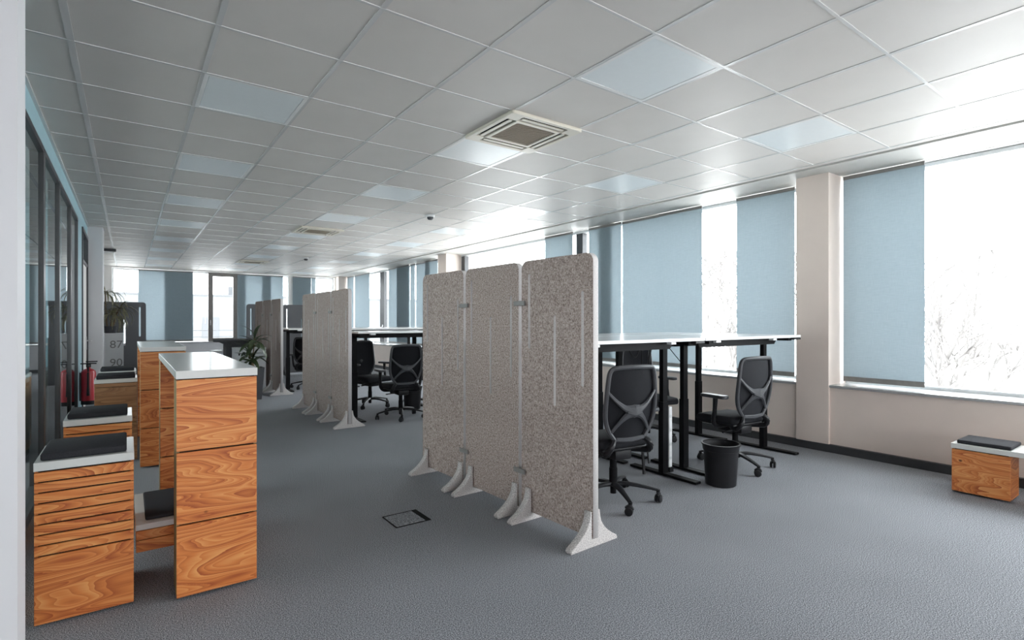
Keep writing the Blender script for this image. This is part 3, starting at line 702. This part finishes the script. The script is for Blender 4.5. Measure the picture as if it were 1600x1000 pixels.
# ------------------------------------------------------------------ number cabinet and plants
t = thing('locker_cabinet', 'pale grey cabinet marked 87 and 90 beneath the drooping plant', 'cabinet', (-.25, 12.5, 0))
box('body', 'cabinet_white', t, -.18, .18, .012, .40, .04, 1.075); box('plinth', 'frame_dark', t, -.17, .17, .02, .39, 0, .04)
for k, tx in enumerate(('90', '87')):
    z0 = .395 + k * .342 - (.0 if k else 0)
    dr = box('drawer_front', 'cabinet_white', t, -.178, .178, 0, .012, z0, z0 + .336, bev=.002)
    link('number', text_mesh(tx, .20, .002, UP_XZ), 'print_grey', dr, (-.03, -.0015, z0 + .06))
box('drawer_front', 'cabinet_white', t, -.178, .178, 0, .012, .05, .389, bev=.002)
def leaf_me(L, w, droop, fold=.25, n=9):
    m = MB(); rows = []; p = Vector((0, 0, 0)); a = 0
    for k in range(n):
        s = k / (n - 1); ww = w * (math.sin(math.pi * min(1, s * .93 + .07)) ** .8) * (1 if s < .98 else .1)
        rows.append([(p.x, -ww, p.z + ww * fold), (p.x, 0, p.z), (p.x, ww, p.z + ww * fold)])
        a = -droop * s; p = p + Vector((math.cos(a), 0, math.sin(a))) * (L / (n - 1))
    m.quadstrip(rows); return m.finish(True)
def add_leaf(parent, me, mat, loc, az, el, roll=0):
    o = link('leaf', me, mat, parent); o.location = loc
    o.rotation_euler = (Matrix.Rotation(az, 3, 'Z') @ Matrix.Rotation(-el, 3, 'Y') @ Matrix.Rotation(roll, 3, 'X')).to_euler()
pl = thing('potted_plant', 'drooping narrow leaved plant standing on the number cabinet', 'plant', (-.27, 12.66, 1.075))
m = MB(); m.lathe([(0, 0), (.085, 0), (.10, .13), (.095, .13), (.09, .11), (0, .11)], 20); m.build('pot', 'pot_grey', pl, True)
stems = [((-.05, 0, .1), (-.07, -.02, .45), (-.08, .0, .80)), ((.03, .02, .1), (.10, 0, .38), (.15, -.03, .46)), ((0, -.03, .1), (.02, -.08, .25), (.04, -.1, .34))]
rl = [leaf_me(L, .015, d) for L, d in ((.36, 1.6), (.44, 2.2), (.34, 1.2), (.48, 2.6))]
for sp in stems:
    m = MB(); m.tube(sp, [.014, .012, .010], 7, sub=4); m.build('stem', 'stem_brown', pl, True)
    for k in range(30):
        f = random.uniform(.72, 1); q = Vector(sp[1]).lerp(Vector(sp[2]), f)
        add_leaf(pl, random.choice(rl), 'leaf_olive', q, random.uniform(0, 6.28), random.uniform(-.1, 1.2))
pl = thing('potted_plant', 'broad leaved green plant in a tall dark pot beside the screens', 'plant', (1.70, 9.72, 0))
m = MB(); m.mesh(flat([rrect(-.10, .10, -.10, .10, .02)], .01)); m.bm.clear()
def taper(z0, z1, a, b, n=1): return [(-a, -a, z0), (a, -a, z0), (a, a, z0), (-a, a, z0)], [(-b, -b, z1), (b, -b, z1), (b, b, z1), (-b, b, z1)]
lo, hi = taper(0, .53, .105, .145); hi2 = [(x * .9, y * .9, .53) for x, y, z in hi]; hi3 = [(x * .88, y * .88, .49) for x, y, z in hi]
vs = [[m.bm.verts.new(p) for p in r] for r in (lo, hi, hi2, hi3)]
for a, b in zip(vs, vs[1:]):
    for k in range(4): m.bm.faces.new((a[k], a[(k + 1) % 4], b[(k + 1) % 4], b[k]))
m.bm.faces.new(vs[0][::-1]); m.build('pot', 'pot_grey', pl)
box('soil', 'soil', pl, -.125, .125, -.125, .125, .46, .485)
gl = [leaf_me(L, w, d, .35) for L, w, d in ((.31, .036, .9), (.36, .040, 1.2), (.27, .034, .6), (.34, .038, 1.6))]
for (bx_, by_, hx, hy, hz, n, emin) in ((-.03, 0, .02, 0, 1.02, 18, -.2), (.04, .03, -.06, .03, .74, 9, -.1), (.0, -.04, -.02, -.08, .66, 7, -.1)):
    m = MB(); m.tube([(bx_, by_, .47), ((bx_ + hx) / 2, by_, (.47 + hz) / 2), (hx, hy, hz)], [.012, .010, .007], 7, sub=4); m.build('stem', 'stem_brown', pl, True)
    for k in range(n):
        f = 1 - .30 * (k / n); z = .47 + (hz - .47) * f
        add_leaf(pl, gl[k % 4], 'leaf_green', (hx, hy, z), k * 2.4 + hz, random.uniform(emin, .7) if k > 1 else 1.25, random.uniform(-.3, .3))

# ------------------------------------------------------------------ white cabinet, dark counter
t = thing('office_cabinet', 'white office cabinet behind the tall potted plant', 'cabinet', (1.83, 10.67, 0))
box('body', 'cabinet_white', t, -.26, .25, .02, .42, .03, .79, bev=.003); box('plinth', 'frame_dark', t, -.25, .24, .03, .41, 0, .03)
box('top', 'cabinet_white', t, -.262, .252, .0, .424, .79, .812, bev=.003)
for a, b in ((-.258, -.17), (-.165, .248)):
    d_ = box('door', 'cabinet_white', t, a, b, .002, .019, .04, .785, bev=.002)
    hx = b - .03 if a < -.2 else a + .05
    box('handle', 'black_plastic', d_, hx - .012, hx + .012, -.008, .002, .68, .72, bev=.003)
t = thing('reception_counter', 'charcoal felt covered counter with overhanging top under the far window', 'counter', (1.70, 11.4, 0))
top = [(-.41, -.05), (-.38, -.16), (-.31, -.20), (.24, -.20), (.24, .30), (-.31, .30), (-.38, .16)]
link('counter_top', flat([top], .05, .015, None, 3), 'dark_felt', t, (0, 0, .935))
link('front_panel', flat([[(-.20, 0.03), (.23, 0.03), (.23, .91), (-.32, .91), (-.24, .87), (-.20, .80)]], .06, .01, UP_XZ), 'dark_felt', t, (0, -.05, 0))
box('side_panel', 'dark_felt', t, -.20, -.14, -.02, .26, .03, .91); box('base', 'frame_dark', t, -.20, .23, -.08, .24, 0, .03)
t = thing('round_stool', 'white round stool peeking out left of the charcoal counter', 'stool', (1.35, 11.42, 0))
m = MB(); m.lathe([(0, .70), (.10, .70), (.115, .715), (.10, .75), (0, .76)], 24); m.build('seat', 'plastic_white', t, True)
m = MB(); m.lathe([(0, .03), (.02, .03), (.02, .70), (0, .70)], 12); m.build('post', 'steel', t, True)
m = MB(); m.lathe([(0, 0), (.13, 0), (.13, .01), (.03, .03), (0, .03)], 24); m.build('base', 'steel', t, True)

# ------------------------------------------------------------------ outside
gr = struct(box('ground', 'haze_ground', None, -200, 300, -200, 300, -9.5, -9.0), 'pale misty ground outside the windows')  # fog glow is put into the near-white colour, bouncing light onto the ceiling
def tree(label, x, y, H_, seed, base=-9.0, spread=1.0, depth=6):
    rnd = random.Random(seed); segs = []
    def grow(p, d, L, r, lv):
        q = p + d * L; segs.append((p, q, r, r * .72, lv))
        if lv >= depth: return
        for k in range(rnd.choice((2, 3, 3)) if lv else 5):
            ax = Vector((rnd.uniform(-1, 1), rnd.uniform(-1, 1), rnd.uniform(-.3, .6))).normalized()
            nd = (d + ax * rnd.uniform(.45, .85) * spread + Vector((0, 0, .12))).normalized()
            grow(p.lerp(q, rnd.uniform(.65, 1)), nd, L * rnd.uniform(.60, .82), r * rnd.uniform(.50, .68), lv + 1)
    grow(Vector((0, 0, 0)), Vector((0, 0, 1)), H_ * .30, H_ * .016, 0)
    m = MB(); tw = MB()
    for p, q, r, r2, lv in segs: (m if lv < 3 else tw).tube([p, q], [max(r, .022), max(r2, .018)], 5 if lv < 3 else 3, cap=False)
    t = thing('bare_tree', label, 'tree', (x, y, base), 0, 'bare trees outside')
    m.build('trunk', 'bark', t, True); tw.build('twigs', 'bark', t)
tree('large bare tree in mist outside the big right window', 20.0, 5.2, 15.5, 3, spread=1.05)
tree('bare tree outside the window gap behind the near desks', 26.0, 16.9, 16.5, 5)
tree('smaller bare tree at the right edge of the right window', 27.0, -5.5, 12.5, 8)
b = thing('office_building', 'pale flat roofed building outside the far window', 'building', (8, 62, -9))
box('wall', 'facade_white', b, -26, 26, 0, 14, 0, 12.9); box('parapet_cap', 'facade_grey', b, -26.1, 26.1, -.1, .3, 12.9, 13.05); box('roof_box', 'facade_grey', b, .9, 2.3, 3, 7, 13.0, 14.1)
for k in range(9):
    for r_ in range(3):
        w = box('window', 'facade_grey', b, -22.7 + k * 5.2, -21.2 + k * 5.2, -.06, .02, 1.2 + r_ * 3.7, 3.3 + r_ * 3.7)
rl_ = thing('balcony_railing', 'thin horizontal railing outside the far window sash', 'railing', (2.4, 21.5, 0))
for z in (.75, .98): m = MB(); m.tube([(-2, 0, z), (2, 0, z)], .018, 8); m.build('rail', 'facade_grey', rl_, True)
for x in (-1.9, 1.9): m = MB(); m.tube([(x, 0, -.2), (x, 0, .98)], .018, 8); m.build('post', 'facade_grey', rl_, True)
